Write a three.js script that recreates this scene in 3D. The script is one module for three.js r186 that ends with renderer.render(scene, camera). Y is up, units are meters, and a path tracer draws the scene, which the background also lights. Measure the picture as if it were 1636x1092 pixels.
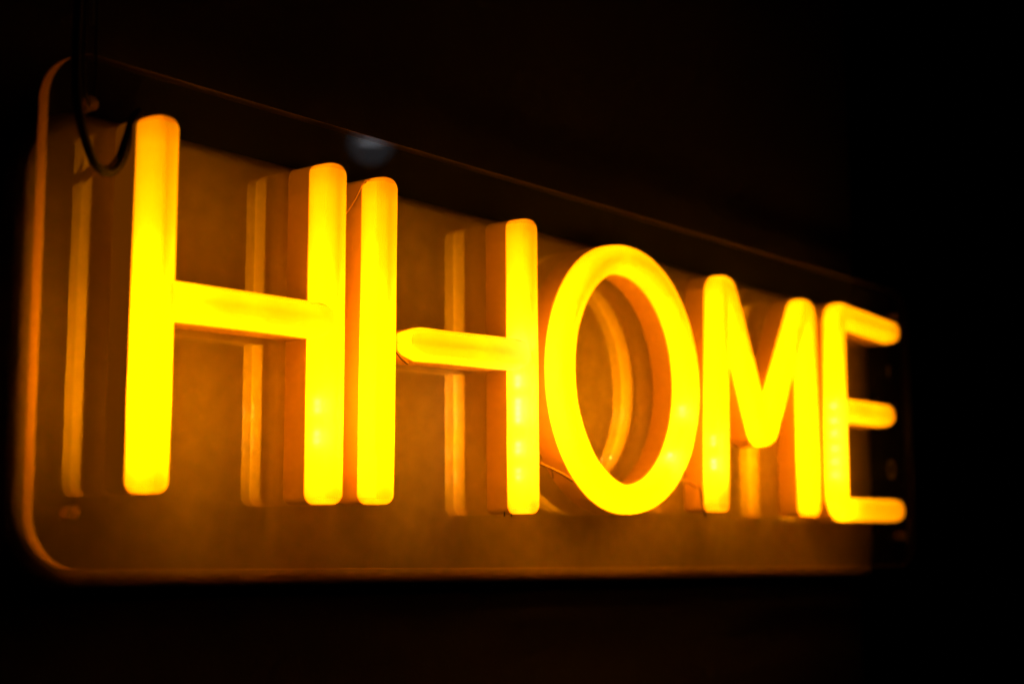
import * as THREE from 'three';
import { mergeGeometries, mergeVertices, toCreasedNormals } from 'three/addons/utils/BufferGeometryUtils.js';
import { RectAreaLightUniformsLib } from 'three/addons/lights/RectAreaLightUniformsLib.js';
import { ImprovedNoise } from 'three/addons/math/ImprovedNoise.js';

// ---------------------------------------------------------------- camera, background, exposure
const MM = 0.001;
const scene = new THREE.Scene();
scene.background = new THREE.Color(0, 0, 0);
const camera = new THREE.PerspectiveCamera(24.291, 1024 / 683, 0.02, 20);
camera.position.set(-0.28371, -0.02181, 0.41782);
camera.rotation.set(0.13889, -0.88923, -0.00199, 'YXZ');
camera.setFocalLength(camera.getFocalLength());
scene.add(camera);
camera.updateMatrixWorld();
const depthOf = (x, y, z) => -new THREE.Vector3(x, y, z).applyMatrix4(camera.matrixWorldInverse).z;
camera.focus = depthOf(0.16, 0.06, 0.015);
const APERTURE = 8.0;                                            // mm across
camera.userData.fStop = camera.getFocalLength() / APERTURE;
const renderer = new THREE.WebGLRenderer({ antialias: true });
renderer.toneMapping = THREE.LinearToneMapping;
renderer.toneMappingExposure = 1;
renderer.shadowMap.enabled = true;
RectAreaLightUniformsLib.init();


const AMBER = [1, 0.3, 0.0];
const SIDE = 38, FRONT = 15;                                     // brightness of the diode strip, sideways and forwards
const LED = 2.5e-3;                                              // candela of a single diode
const GLOW = 0.6;                                                // what the silicone itself shows between the lamps

// ---------------------------------------------------------------- helpers
let seed = 7;
const rnd = () => { seed = (seed * 1664525 + 1013904223) >>> 0; return seed / 4294967296; };
const noise = new ImprovedNoise();
const used = {};
function numbered(name) { const n = used[name] = (used[name] ?? -1) + 1; return n ? `${name}_${String(n).padStart(3, '0')}` : name; }
function tag(o, label, category, extra = {}) { o.userData = { ...o.userData, ...(label ? { label } : {}), ...(category ? { category } : {}), ...extra }; return o; }
function mesh(name, geometry, material, parent = scene) {
  const m = new THREE.Mesh(geometry, material);
  m.name = numbered(name); m.castShadow = m.receiveShadow = true;
  parent.add(m);
  return m;
}
function dataTexture(w, h, fill, srgb = false) {
  const a = new Uint8Array(w * h * 4);
  for (let y = 0; y < h; y++) for (let x = 0; x < w; x++) { const c = fill(x, y); a.set([c[0], c[1], c[2], 255], (y * w + x) * 4); }
  const t = new THREE.DataTexture(a, w, h);
  t.wrapS = t.wrapT = THREE.RepeatWrapping; t.magFilter = THREE.LinearFilter; t.minFilter = THREE.LinearMipmapLinearFilter;
  if (srgb) t.colorSpace = THREE.SRGBColorSpace;
  t.needsUpdate = true;
  return t;
}
const col = (r, g, b) => new THREE.Color().setRGB(r, g, b);

// ---------------------------------------------------------------- materials
const grain = dataTexture(512, 512, (x, y) => {
  const v = 128 + 50 * noise.noise(x / 9, y / 9, 1) + 40 * noise.noise(x / 2.7, y / 2.7, 5) + 18 * (rnd() - 0.5);
  return [v, v, v];
});
const speckle = dataTexture(1024, 1024, (x, y) => {
  const v = 236 + 12 * noise.noise(x / 60, y / 60, 2) + 8 * noise.noise(x / 7, y / 7, 8) + 6 * (rnd() - 0.5);
  return [v, v, v].map((c) => Math.min(255, c));
}, true);
const M = {
  wall: new THREE.MeshStandardMaterial({ name: 'wall paint darkened for low light', color: col(0.03, 0.027, 0.025), roughness: 0.85, bumpMap: grain, bumpScale: 0.0003, map: speckle }),  // colour darkened to stand in for the little light reaching it
  board: new THREE.MeshStandardMaterial({ name: 'painted board', color: col(0.8, 0.68, 0.54), roughness: 0.75, bumpMap: grain, bumpScale: 0.00008, map: speckle }),
  acrylic: new THREE.MeshPhysicalMaterial({ name: 'clear acrylic', color: col(0.96, 0.95, 0.93), roughness: 0, transmission: 0.984, thickness: 0, ior: 1.75, side: THREE.DoubleSide }),
  edge: new THREE.MeshPhysicalMaterial({ name: 'tinted glow acrylic edge', color: col(0.85, 0.58, 0.35), roughness: 0.95, transmission: 0.97, specularIntensity: 0.1, thickness: 0, ior: 1.49, side: THREE.DoubleSide }),  // frosted warm tint stands in for light guided out at the edge
  rim: new THREE.MeshPhysicalMaterial({ name: 'frosted drilled acrylic', color: col(1, 0.8, 0.6), roughness: 0.95, transmission: 0.75, thickness: 0, ior: 1.49, side: THREE.DoubleSide }),
  dome: new THREE.MeshPhysicalMaterial({ name: 'glowing silicone', color: col(0.95, 0.9, 0.8), roughness: 1, transmission: 0.52, thickness: 0, ior: 1.4, side: THREE.DoubleSide, emissive: col(...AMBER), emissiveIntensity: GLOW }),
  cap: new THREE.MeshPhysicalMaterial({ name: 'silicone end cap', color: col(0.95, 0.72, 0.45), roughness: 1, transmission: 0.62, thickness: 0, ior: 1.4, side: THREE.DoubleSide }),
  channel: new THREE.MeshStandardMaterial({ name: 'opaque channel with painted glow', color: col(0.45, 0.25, 0.12), roughness: 0.5, emissive: col(1, 0.22, 0), emissiveIntensity: 0.09 }),  // emission paints a faint glow onto the channel sides
  wire: new THREE.MeshPhysicalMaterial({ name: 'clear sleeved copper wire', color: col(0.8, 0.45, 0.18), roughness: 0.3, clearcoat: 0.6, clearcoatRoughness: 0.2 }),
  darkWire: new THREE.MeshPhysicalMaterial({ name: 'dark wire', color: col(0.05, 0.03, 0.02), roughness: 0.35 }),
  blackCable: new THREE.MeshPhysicalMaterial({ name: 'black cable rubber', color: col(0.012, 0.012, 0.012), roughness: 0.42, bumpMap: grain, bumpScale: 0.00005 }),
  steel: new THREE.MeshStandardMaterial({ name: 'steel', color: col(0.55, 0.58, 0.56), metalness: 1, roughness: 0.35 }),
};

// ---------------------------------------------------------------- the wall and the board
function roundedRect(x0, y0, x1, y1, r, shape = new THREE.Shape()) {
  shape.moveTo(x0 + r, y0); shape.lineTo(x1 - r, y0); shape.absarc(x1 - r, y0 + r, r, -Math.PI / 2, 0);
  shape.lineTo(x1, y1 - r); shape.absarc(x1 - r, y1 - r, r, 0, Math.PI / 2);
  shape.lineTo(x0 + r, y1); shape.absarc(x0 + r, y1 - r, r, Math.PI / 2, Math.PI);
  shape.lineTo(x0, y0 + r); shape.absarc(x0 + r, y0 + r, r, Math.PI, 1.5 * Math.PI);
  return shape;
}
{
  // wall with a rounded outer corner at its right end, where it turns away into the dark
  const s = new THREE.Shape(), xr = 0.602, zf = -0.0215, r = 0.02;  // plan: x, -z
  s.moveTo(-1.6, zf); s.lineTo(xr - r, zf);
  for (let k = 1; k <= 12; k++) { const a = k / 12 * Math.PI / 2; s.lineTo(xr - r + r * Math.sin(a), zf - r + r * Math.cos(a)); }
  s.lineTo(xr, -0.9); s.lineTo(-1.6, -0.9);
  const g = new THREE.ExtrudeGeometry(s, { depth: 2.2, bevelEnabled: false });
  g.rotateX(-Math.PI / 2); g.scale(1, 1, -1);                     // shape y is world z; depth becomes height
  const idx = g.index; if (!idx) { const p = g.attributes; for (const n of Object.keys(p)) { const a = p[n], w = a.itemSize; for (let i = 0; i < a.count; i += 3) for (let k = 0; k < w; k++) { const t = a.array[(i + 1) * w + k]; a.array[(i + 1) * w + k] = a.array[(i + 2) * w + k]; a.array[(i + 2) * w + k] = t; } } }
  g.computeVertexNormals();
  const uv = g.attributes.uv, po = g.attributes.position;
  for (let i = 0; i < uv.count; i++) uv.setXY(i, (po.getX(i) + po.getZ(i)) * 7, po.getY(i) * 7);
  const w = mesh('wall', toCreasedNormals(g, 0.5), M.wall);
  w.position.y = -1.0;
  tag(w, null, null, { kind: 'structure' });
}
{
  // eased edges: 3 mm on three sides, a long roll-off at the far end
  const x0 = -0.0015, y0 = -0.0292, x1 = 0.597, y1 = 0.1258, rings = [], normals = [], K = 12;
  const outline = roundedRect(x0, y0, x1, y1, 0.025).getPoints(20); outline.pop();
  const face = outline.filter((p, i) => p.distanceTo(outline[(i + 1) % outline.length]) > 1e-6), n = face.length;
  for (let k = -1; k <= K; k++) face.forEach((p, i) => {
    const a = Math.max(0, k) / K * Math.PI / 2, A = face[(i + n - 1) % n], B = face[(i + 1) % n], nx = (B.y - A.y) / A.distanceTo(B), ny = (A.x - B.x) / A.distanceTo(B);
    const far = THREE.MathUtils.smoothstep(p.x, x1 - 0.026, x1), inset = 0.0055 + 0.056 * far, drop = 0.0045 + 0.0065 * far, o = 1 - Math.cos(a);
    rings.push([p.x - inset * o * (far > 0 ? Math.max(nx, 0) : nx) - (far > 0 && nx <= 0 ? inset * o * nx : 0), p.y - 0.0055 * o * ny, k < 0 ? -0.0115 : -drop * (1 - Math.sin(a))]);
    const v = new THREE.Vector3(nx * drop * Math.cos(a), ny * drop * Math.cos(a), inset * Math.sin(a)).normalize(); normals.push(v.x, v.y, v.z);
  });
  const pos = rings.flat(), ind = [], rows = K + 2;
  for (let r = 0; r < rows - 1; r++) for (let i = 0; i < n; i++) { const j = (i + 1) % n, a = r * n + i, c = r * n + j; ind.push(a, c, a + n, c, c + n, a + n); }
  const last = (rows - 1) * n; pos.push((x0 + x1) / 2, (y0 + y1) / 2, 0); normals.push(0, 0, 1);
  for (let i = 0; i < n; i++) ind.push(last + i, last + (i + 1) % n, last + n);
  const g = new THREE.BufferGeometry(); g.setAttribute('position', new THREE.Float32BufferAttribute(pos, 3)); g.setAttribute('normal', new THREE.Float32BufferAttribute(normals, 3)); g.setIndex(ind);
  g.setAttribute('uv', new THREE.Float32BufferAttribute(Array.from({ length: pos.length / 3 }, (_, i) => [pos[3 * i] * 9, pos[3 * i + 1] * 9]).flat(), 2));
  const b = mesh('backing_board', g, M.board);
  b.position.z = -0.0095;
  tag(b, 'pale rounded backing board on the dark wall, lit amber behind the clear panel', 'backing board');
}

// ---------------------------------------------------------------- the sign
const sign = new THREE.Group(); sign.name = 'neon_sign'; scene.add(sign);
tag(sign, 'glowing yellow tube letters HHOME mounted on a clear acrylic panel', 'neon sign');

{ // the acrylic panel: two polished faces and the cut edge between them
  const T = 0.005, holes = [[0.0168, 0.1256], [0.0153, -0.0056], [0.5995, 0.1256], [0.601, -0.0056]], hr = 0.0022;
  const outline = roundedRect(0, -0.02333, 0.61625, 0.14175, 0.018);
  for (const [x, y] of holes) { const h = new THREE.Path(); h.absarc(x, y, hr, 0, Math.PI * 2, true); outline.holes.push(h); }
  const front = new THREE.ShapeGeometry(outline, 24), back = front.clone(); back.translate(0, 0, -T * 0.48);                             // where the rear face appears through the bending of light in the slab
  const ix = back.index; for (let i = 0; i < ix.count; i += 3) { const t = ix.getX(i); ix.setX(i, ix.getX(i + 2)); ix.setX(i + 2, t); }
  back.computeVertexNormals();
  const panel = mesh('acrylic_panel', mergeGeometries([front, back]), M.acrylic, sign);
  tag(panel, 'clear acrylic panel with rounded corners');
  const strip = (pts, closed) => {                                // a wall of height T along an outline, its front arris eased
    const pos = [], ind = [], n = pts.length, rows = [[0.0, -0.00015], [-0.00015, 0], [-T + 0.00015, 0], [-T, -0.00015]];
    for (const [z, o] of rows) for (let i = 0; i < n; i++) {
      const a = pts[(i + n - 1) % n], b = pts[(i + 1) % n], tx = b.x - a.x, ty = b.y - a.y, l = Math.hypot(tx, ty) || 1;
      pos.push(pts[i].x + ty / l * o, pts[i].y - tx / l * o, z);
    }
    for (let r = 0; r < rows.length - 1; r++) for (let i = 0; i < n; i++) {
      const j = (i + 1) % n, a = r * n + i, b = r * n + j, c = a + n, d = b + n; ind.push(a, c, b, b, c, d);
    }
    const g = new THREE.BufferGeometry(); g.setAttribute('position', new THREE.Float32BufferAttribute(pos, 3)); g.setIndex(ind); g.computeVertexNormals(); return g;
  };
  const pts = roundedRect(0, -0.02333, 0.61625, 0.14175, 0.018).getPoints(24); pts.pop();
  const clean = pts.filter((p, i) => p.distanceTo(pts[(i + 1) % pts.length]) > 1e-6);
  mesh('tinted_edge', strip(clean), M.edge, panel);
  // faint pale marks on the far end of the panel
  const markMat = new THREE.MeshStandardMaterial({ name: 'pale mark', color: col(0.32, 0.28, 0.25), roughness: 0.7 });
  const mark = (g, x, y) => { const m = mesh('pale_mark', g, markMat, panel); m.position.set(x, y, 0.0001); };
  mark(new THREE.TorusGeometry(0.0042, 0.0006, 8, 32).scale(1, 1.15, 0.15), 0.5865, 0.033);
  mark(new THREE.CapsuleGeometry(0.0012, 0.0045, 4, 10).scale(1, 1, 0.08), 0.5875, 0.0917);
  for (const [x, y] of holes) {
    const c = []; for (let k = 0; k < 24; k++) c.push(new THREE.Vector2(x + hr * Math.cos(k / 12 * Math.PI), y + hr * Math.sin(k / 12 * Math.PI)));
    mesh('hole_rim', strip(c.reverse()), M.rim, panel);
  }
}

// ---- the flexible tube: an opaque channel with a glowing dome, swept along a centreline in the panel's plane
const W = 12.8, HC = 11.5, HD = 8.5, NP = 20;                     // millimetres
function resample(pts, step = 1.2) {
  const out = [pts[0].clone()]; let carry = 0;
  for (let i = 1; i < pts.length; i++) {
    const a = pts[i - 1], b = pts[i], l = a.distanceTo(b); let s = step - carry;
    while (s < l - 1e-9) { out.push(a.clone().lerp(b, s / l)); s += step; }
    carry = l - (s - step);
  }
  if (out[out.length - 1].distanceTo(pts[pts.length - 1]) < 0.3) out.pop();
  out.push(pts[pts.length - 1].clone());
  return out;
}
function bends(corners, radius) {                                 // a polyline with its corners rounded
  const P = corners.map(([x, y]) => new THREE.Vector2(x, y)), out = [P[0]];
  for (let i = 1; i < P.length - 1; i++) {
    const r = Array.isArray(radius) ? radius[i - 1] : radius, u = P[i - 1].clone().sub(P[i]).normalize(), v = P[i + 1].clone().sub(P[i]).normalize();
    const half = Math.acos(THREE.MathUtils.clamp(u.dot(v), -1, 1)) / 2, cut = r / Math.tan(half), mid = u.clone().add(v).normalize();
    const c = P[i].clone().addScaledVector(mid, r / Math.sin(half)), a = P[i].clone().addScaledVector(u, cut), b = P[i].clone().addScaledVector(v, cut);
    let t0 = Math.atan2(a.y - c.y, a.x - c.x), t1 = Math.atan2(b.y - c.y, b.x - c.x), d = t1 - t0;
    while (d > Math.PI) d -= 2 * Math.PI; while (d < -Math.PI) d += 2 * Math.PI;
    for (let k = 0; k <= 14; k++) out.push(new THREE.Vector2(c.x + r * Math.cos(t0 + d * k / 14), c.y + r * Math.sin(t0 + d * k / 14)));
  }
  out.push(P[P.length - 1]);
  return out;
}
// ring(i) gives half-width factor and dome height factor along the tube
function sweep(path, closed, width, from, to, profile, cap) {
  const pos = [], ind = [], n = profile(1, 1).length; let rows = 0;
  for (let i = from; i <= to; i++) {
    const q = path[i % path.length], a = path[closed ? (i + path.length - 1) % path.length : Math.max(0, i - 1)], b = path[closed ? (i + 1) % path.length : Math.min(path.length - 1, i + 1)];
    const t = b.p.clone().sub(a.p).normalize(), nx = t.y, ny = -t.x;
    for (const [u, z] of profile(q.w * width, q.h)) pos.push((q.p.x + nx * u) * MM, (q.p.y + ny * u) * MM, z * MM);
    rows++;
  }
  for (let r = 0; r < rows - 1; r++) for (let k = 0; k < n - 1; k++) { const a = r * n + k; ind.push(a, a + 1, a + n, a + 1, a + n + 1, a + n); }
  const fan = (r, flip) => { for (let k = 1; k < n - 1; k++) { const a = r * n; flip ? ind.push(a, a + k + 1, a + k) : ind.push(a, a + k, a + k + 1); } };
  if (cap & 1) fan(0, true);
  if (cap & 2) fan(rows - 1, false);
  const g = new THREE.BufferGeometry(); g.setAttribute('position', new THREE.Float32BufferAttribute(pos, 3)); g.setIndex(ind);
  return toCreasedNormals(g, 0.7);
}
const domeProfile = (lift) => (w, h) => { const o = []; for (let k = 0; k <= NP; k++) { const a = Math.PI * k / NP; const c = Math.cos(a), e = 0.56; o.push([-w * Math.sign(c) * Math.abs(c) ** e, HC + lift - 0.5 + (HD + 0.5) * h * Math.sin(a) ** e]); } return o; };
const channelProfile = (lift) => (w) => [[-w * 0.94, 0.15 + 0], [-w * 1.005, 1.2], [-w * 1.005, HC + lift - 0.3], [-w * 1.005 + 0.3, HC + lift], [w * 1.005 - 0.3, HC + lift], [w * 1.005, HC + lift - 0.3], [w * 1.005, 1.2], [w * 0.94, 0.15]];

// a lamp of the diode strip inside the tube
function diode(parent, x, y, z, strength, color, radius) {
  const l = new THREE.PointLight(col(...color), strength, 0, 2); l.name = numbered('diode');
  l.position.set(x * MM, y * MM, z * MM); l.shadow.radius = radius / 20; l.castShadow = true;
  parent.add(l);
}
// a run of the diode strip inside the tube: a long narrow light that faces along n
function strip(parent, p, z, across, along, tangent, n, strength) {
  const l = new THREE.RectAreaLight(col(...AMBER), strength, across * MM, along * MM); l.name = numbered('diode_strip');
  const t = new THREE.Vector3(tangent.x, tangent.y, 0).normalize(), back = n.clone().negate();   // a rect light shines down its own -z
  l.quaternion.setFromRotationMatrix(new THREE.Matrix4().makeBasis(new THREE.Vector3().crossVectors(t, back), t, back));
  l.position.set((p.x + 0.3 * n.x) * MM, (p.y + 0.3 * n.y) * MM, z * MM); l.castShadow = true;
  parent.add(l);
}
/* o: closed, lift (mm forward), ends [r0, r1] rounding radius in plan, taper, dim(s, L) strength of the diode at s, start: [first, last] unlit length */
function tube(letter, pts, o = {}) {
  const { closed = false, lift = 0, ends = [4, 4], dark = [7, 7], caps = [2.2, 2.2], dim = () => 1, width = W, wob = 0.12, taper, glowEnds = false } = o;
  let P = resample(pts); if (closed) P.pop();
  const n = P.length, S = [0]; for (let i = 1; i < n; i++) S.push(S[i - 1] + P[i].distanceTo(P[i - 1]));
  const L = S[n - 1] + (closed ? P[0].distanceTo(P[n - 1]) : 0), ph = rnd() * 50;
  const at = (s) => { let i = 0; while (i < n - 2 && S[i + 1] < s) i++; return P[i].clone().lerp(P[i + 1], (s - S[i]) / (S[i + 1] - S[i])); };
  let list = S.map((s, i) => ({ p: P[i], s }));
  if (!closed) {                                                  // more rings in the rounded ends
    const extra = []; for (const e of [0, 1]) for (const k of [0.02, 0.08, 0.18, 0.32, 0.5, 0.75, 1]) { const s = e ? L - k * ends[1] : k * ends[0]; extra.push({ p: at(s), s }); }
    for (const s of [caps[0], L - caps[1]]) extra.push({ p: at(s), s, seam: true });
    list = list.concat(extra).sort((a, b) => a.s - b.s).filter((q, i, a) => i === 0 || q.seam || q.s - a[i - 1].s > 0.01);
  }
  for (const q of list) {
    q.w = 0.5 + wob / width * noise.noise(q.s / 14, ph, 0.5); q.h = 1;
    if (!closed) for (const [d, r] of [[q.s, ends[0]], [L - q.s, ends[1]]]) if (d < r) {
      const c = Math.sqrt(Math.max(0, r * r - (r - d) ** 2));
      q.w = Math.min(q.w, (width / 2 - r + c) / width); q.h = Math.min(q.h, 0.8 + 0.2 * c / r);
    }
  }
  if (taper) for (const q of list) if (q.s < taper[1]) q.w = Math.min(q.w, (taper[0] + (width / 2 - taper[0]) * (q.s / taper[1]) ** 0.8) / width);
  const m = list.length, i0 = closed ? 0 : list.findIndex((q) => q.seam), i1 = closed ? m : m - 1 - [...list].reverse().findIndex((q) => q.seam);
  const t = mesh('light_tube', sweep(list, closed, width, i0, i1, domeProfile(lift), 0), M.dome, letter);
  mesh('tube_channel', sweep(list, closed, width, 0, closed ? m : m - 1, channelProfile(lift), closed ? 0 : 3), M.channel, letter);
  if (!closed) {
    mesh('end_cap', sweep(list, false, width, 0, i0, domeProfile(lift), 1), glowEnds ? M.dome : M.cap, letter);
    mesh('end_cap', sweep(list, false, width, i1, m - 1, domeProfile(lift), 2), glowEnds ? M.dome : M.cap, letter);
  }
  const s0 = closed ? 0 : dark[0], span = L - (closed ? 0 : dark[0] + dark[1]), k = Math.max(1, Math.round(span / (o.pitch ?? 15)));
  for (let i = 0; i < k; i++) {
    const s = s0 + span * (i + 0.5) / k, p = at(s), d = at(Math.min(L - 1e-3, s + 1)).sub(at(Math.max(0, s - 1))).normalize(), f = dim(p) * (0.95 + 0.1 * rnd()), len = span / k * 0.98;
    for (const e of [-1, 1]) strip(letter, p, HC + lift + 3.6, 6, len, d, new THREE.Vector3(d.y * e, -d.x * e, 0), SIDE * f * (p.y < 22 ? 0.3 : 1));
    strip(letter, p, HC + lift + 0.8, 8, len, d, new THREE.Vector3(0, 0, 1), FRONT * f);
    if (i === k >> 1) diode(letter, p.x, p.y, HC + lift + 2, LED * 0.05, AMBER, 1);  // weak added light, there so the dome lets the strip light out
  }
  return t;
}
const line = (x0, y0, x1, y1) => [new THREE.Vector2(x0, y0), new THREE.Vector2(x1, y1)];
function letter(label) { const g = new THREE.Group(); g.name = numbered('letter'); tag(g, label); sign.add(g); return g; }
// diode strength is set to fall towards the tops of the strokes
const weakTop = (a, power, len = 90) => (p) => (a + (1 - a) * THREE.MathUtils.clamp((115 - p.y) / len, 0, 1) ** power) * 1;

const h1 = letter('first letter H, nearest the hanging cord');
tube(h1, line(31.6, 0.2, 32.1, 121.4), { dim: weakTop(0.07, 2.2) });
tube(h1, line(108.4, -1.0, 108.5, 120.8), { dim: weakTop(0.1, 2.2) });
tube(h1, line(33.5, 62.3, 108.2, 63.6), { lift: 1.0, ends: [0.6, 5.8], caps: [0.2, 0.4], dark: [3, 8], pitch: 13, glowEnds: true, dim: (p) => (p.x < 47 ? 0.32 : 0.16) });

const h2 = letter('second letter H, between the first H and the O');
tube(h2, line(134.6, -0.3, 135.4, 120.8), { dim: weakTop(0.1, 2.2) });
tube(h2, line(220.6, -1.8, 219.8, 119.2), { dim: weakTop(0.12, 2) });
tube(h2, line(147.0, 60.4, 219.0, 62.8), { lift: 1.0, ends: [5.5, 5.8], caps: [0.8, 0.4], dark: [1.5, 8], pitch: 16, dim: (p) => (p.x < 156 ? 0.5 : 0.16), taper: [3.3, 9.5] });

const lo = letter('round letter O');
{ const p = []; for (let k = 0; k <= 96; k++) { const a = k / 96 * 2 * Math.PI - Math.PI / 2; p.push(new THREE.Vector2(294.1 + 48.6 * Math.cos(a), 59.8 + 53.6 * Math.sin(a))); }
  tube(lo, p, { closed: true, pitch: 10, dim: weakTop(0.14, 2) }); }

const lm = letter('letter M bent from one folded tube');
tube(lm, bends([[367.6, 2.6], [372.0, 125.0], [411.8, 37.6], [459.0, 122.0], [458.6, 2.4]], [4, 3.8, 4]), { ends: [3.2, 4], dark: [14, 6], caps: [3.4, 2.2], width: 12.2, dim: weakTop(0.12, 1.9) });

const le = letter('letter E at the far end, with round-ended arms');
tube(le, bends([[564.8, 109.9], [492.0, 113.6], [489.8, 6.8], [563.5, 7.9]], [6.5, 7.5]), { ends: [6.2, 6.2], dim: (p) => (p.x > 502 ? 0.14 : weakTop(0.17, 1.7)(p)) });
tube(le, line(494, 60.9, 554.2, 61.3), { lift: 0.4, ends: [0.6, 6.2], dark: [0, 6], dim: () => 0.13 });

// diodes that sit close under the skin and burn through it as pale spots
const HOT = [1, 0.45, 0.07];
const spot = (parent, x, y, k, half = 1.3) => [-half, half].forEach((d) => diode(parent, x - 5.1, y + d, HC + 5.0, LED * 0.022 * k, HOT, 0.6));
for (const [y, k] of [[66.5, 1], [51.5, 0.9], [42, 1.1], [37, 1], [24.5, 0.8], [14, 0.45]]) spot(h2, 220.3, y, k);
for (const y of [33, 22]) spot(h1, 108.4, y, 0.5);
for (const y of [62, 54, 47, 39, 32, 25]) spot(le, 490.5, y, 0.4, 0.5);
for (const [x, y, k] of [[341.5, 48, 0.5], [330.5, 26, 0.9]]) spot(lo, x, y, k);
for (const [y, k] of [[36, 0.5], [25, 0.9]]) spot(lm, 368.2, y, k);

// ---- thin wires that join the tubes through the panel
function wire(points, r, material, parent = sign, name = 'wire') {
  const c = new THREE.CatmullRomCurve3(points.map((p) => new THREE.Vector3(p[0] * MM, p[1] * MM, p[2] * MM)), false, 'centripetal');
  return mesh(name, new THREE.TubeGeometry(c, points.length * 10, r * MM, 8), material, parent);
}
for (const d of [0, 0.9]) {
  wire([[130.6 + d * 0.2, 119.6 - d * 0.3, 14.5 - d], [128.6, 118.8 - d, 13.2 - d], [127.2, 112 - d, 9.5 - d], [124.6 + d * 0.5, 104 - d, 4.5 - d * 0.8], [121.5 + d, 98 - d, 0.2]], 0.25, d ? M.darkWire : M.wire);
  wire([[139, 62.5 - d * 1.1, 9], [143.5, 59.6 - d * 1.1, 12.6], [146.6, 57.6 - d * 1.1, 12.8], [150, 55.2 - d, 12.6], [153.6, 53.6 - d * 0.5, 12.0], [156, 53.6, 10.5]], 0.3, d ? M.darkWire : M.wire);
  wire([[227.4, 25.5 - d, 6], [233, 22.6 - d, 7.2], [238.9, 20.4 - d, 8.2], [244.6, 18.2 - d * 0.5, 10], [248.5, 16 - d * 0.8, 13], [252.5, 13.4 - d, 15.4]], 0.26, d ? M.darkWire : M.wire);
  wire([[341, 16.6 - d * 0.6, 8.4], [346.5, 17.2 - d * 0.6, 8.2], [352, 17.0 - d * 0.7, 7.8], [357, 16.2 - d * 0.8, 7.4], [362.5, 14.8 - d * 0.8, 7]], 0.24, d ? M.darkWire : M.wire);
  wire([[360.6, 15, 9.5], [359.6 + d * 0.8, 10.4, 11.2], [360.2 + d * 0.9, 4.6, 11.6], [362.2 + d * 0.9, 0.2, 11.8]], 0.28, M.darkWire);
}
wire([[245.4, 17.4, 10], [246.2, 15.6, 9.8], [247.4, 13.8, 9]], 0.2, M.darkWire);
for (const x of [214.6, 219.2]) wire([[x, -0.9, 9.5], [x + 0.3, -2.1, 9.2], [x + 0.9, -2.6, 8.6]], 0.28, M.darkWire);

// ---------------------------------------------------------------- cords
const cord = new THREE.Group(); cord.name = 'power_cord'; scene.add(cord);
tag(cord, 'black power cord that hangs in a loop beside the first letter', 'cord');
wire([[3.9, 420, 14], [4.4, 260, 10], [4.3, 154.8, 8], [4.1, 142.5, 8], [4.4, 130.3, 8], [5.5, 120.5, 8], [8.6, 111, 8], [12.9, 103.2, 8], [17.7, 101.3, 8], [22.2, 105.2, 8], [25.0, 113.2, 8], [26.6, 120.6, 8], [28.6, 123.6, 8.2], [31, 122.4, 8.4]], 1.5, M.blackCable, cord, 'cable');
wire([[5.4, 420, 12], [6.0, 260, 9], [6.1, 154.8, 7], [5.9, 142.5, 6.6], [6.2, 130.3, 6.8], [7.0, 120.5, 6.8], [9.8, 111.6, 6.6], [13.4, 105.2, 6.8], [17.7, 103.4, 6.6], [21.4, 106.8, 6.6], [24.2, 114.2, 6.6], [27.6, 122.6, 6.8], [30.5, 121.4, 7.2]], 0.5, M.darkWire, cord, 'strand');
const loop = new THREE.Group(); loop.name = 'hanging_loop'; scene.add(loop);
tag(loop, 'thin black hanging loop tied through the upper corner hole of the panel', 'cord');
wire([[10.8, 430, 8], [10.2, 230, 5], [9.9, 157.5, 3.4], [10.3, 141, 3.0], [11.2, 130.9, 2.4], [14.0, 126.4, 0.8], [16.8, 125.2, -2.6], [18.4, 128.5, -6.2], [17.2, 145, -6.4], [14.0, 230, -4], [12.2, 430, 0]], 0.55, M.blackCable, loop, 'cable');
wire([[16.2, 127.2, 1.6], [15.9, 131, 2.4], [14.9, 146.2, 3.4], [13.2, 230, 5], [12.4, 430, 8]], 0.55, M.blackCable, loop, 'cable');
wire([[12.0, 158.4, 4.6], [12.2, 154, 4.4], [12.5, 149.8, 4.3]], 0.5, M.steel, loop, 'sleeve');

// ---------------------------------------------------------------- the small bluish lamp across the room that the panel mirrors near its top edge
{
  const lamp = new THREE.Group(); lamp.name = 'ceiling_lamp'; scene.add(lamp);
  tag(lamp, 'small cool white strip lamp across the dark room', 'lamp');
  const P = new THREE.Vector3(0.146 + 0.8 * 0.6923, 0.1402 + 0.8 * 0.26, 0.8 * 0.6731);
  lamp.position.copy(P); lamp.lookAt(0.146, 0.1402, 0);
  const glow = new THREE.MeshStandardMaterial({ name: 'lamp glass', color: col(0.7, 0.7, 0.7), emissive: col(0.75, 0.85, 1.0), emissiveIntensity: 0.7 });
  const g = new THREE.CapsuleGeometry(0.0022, 0.016, 8, 24); g.rotateZ(Math.PI / 2); g.scale(1, 1, 0.6);
  mesh('lamp_glass', g, glow, lamp);
  const base = new THREE.CapsuleGeometry(0.0034, 0.019, 8, 24); base.rotateZ(Math.PI / 2); base.scale(1, 1, 0.5); base.translate(0, 0, -0.0022);
  mesh('lamp_base', base, M.steel, lamp);
  const l = new THREE.PointLight(col(0.75, 0.85, 1.0), 0.0001, 0, 2); l.name = 'lamp_light'; l.position.z = 0.004; l.castShadow = true; lamp.add(l);
}

renderer.render(scene, camera);
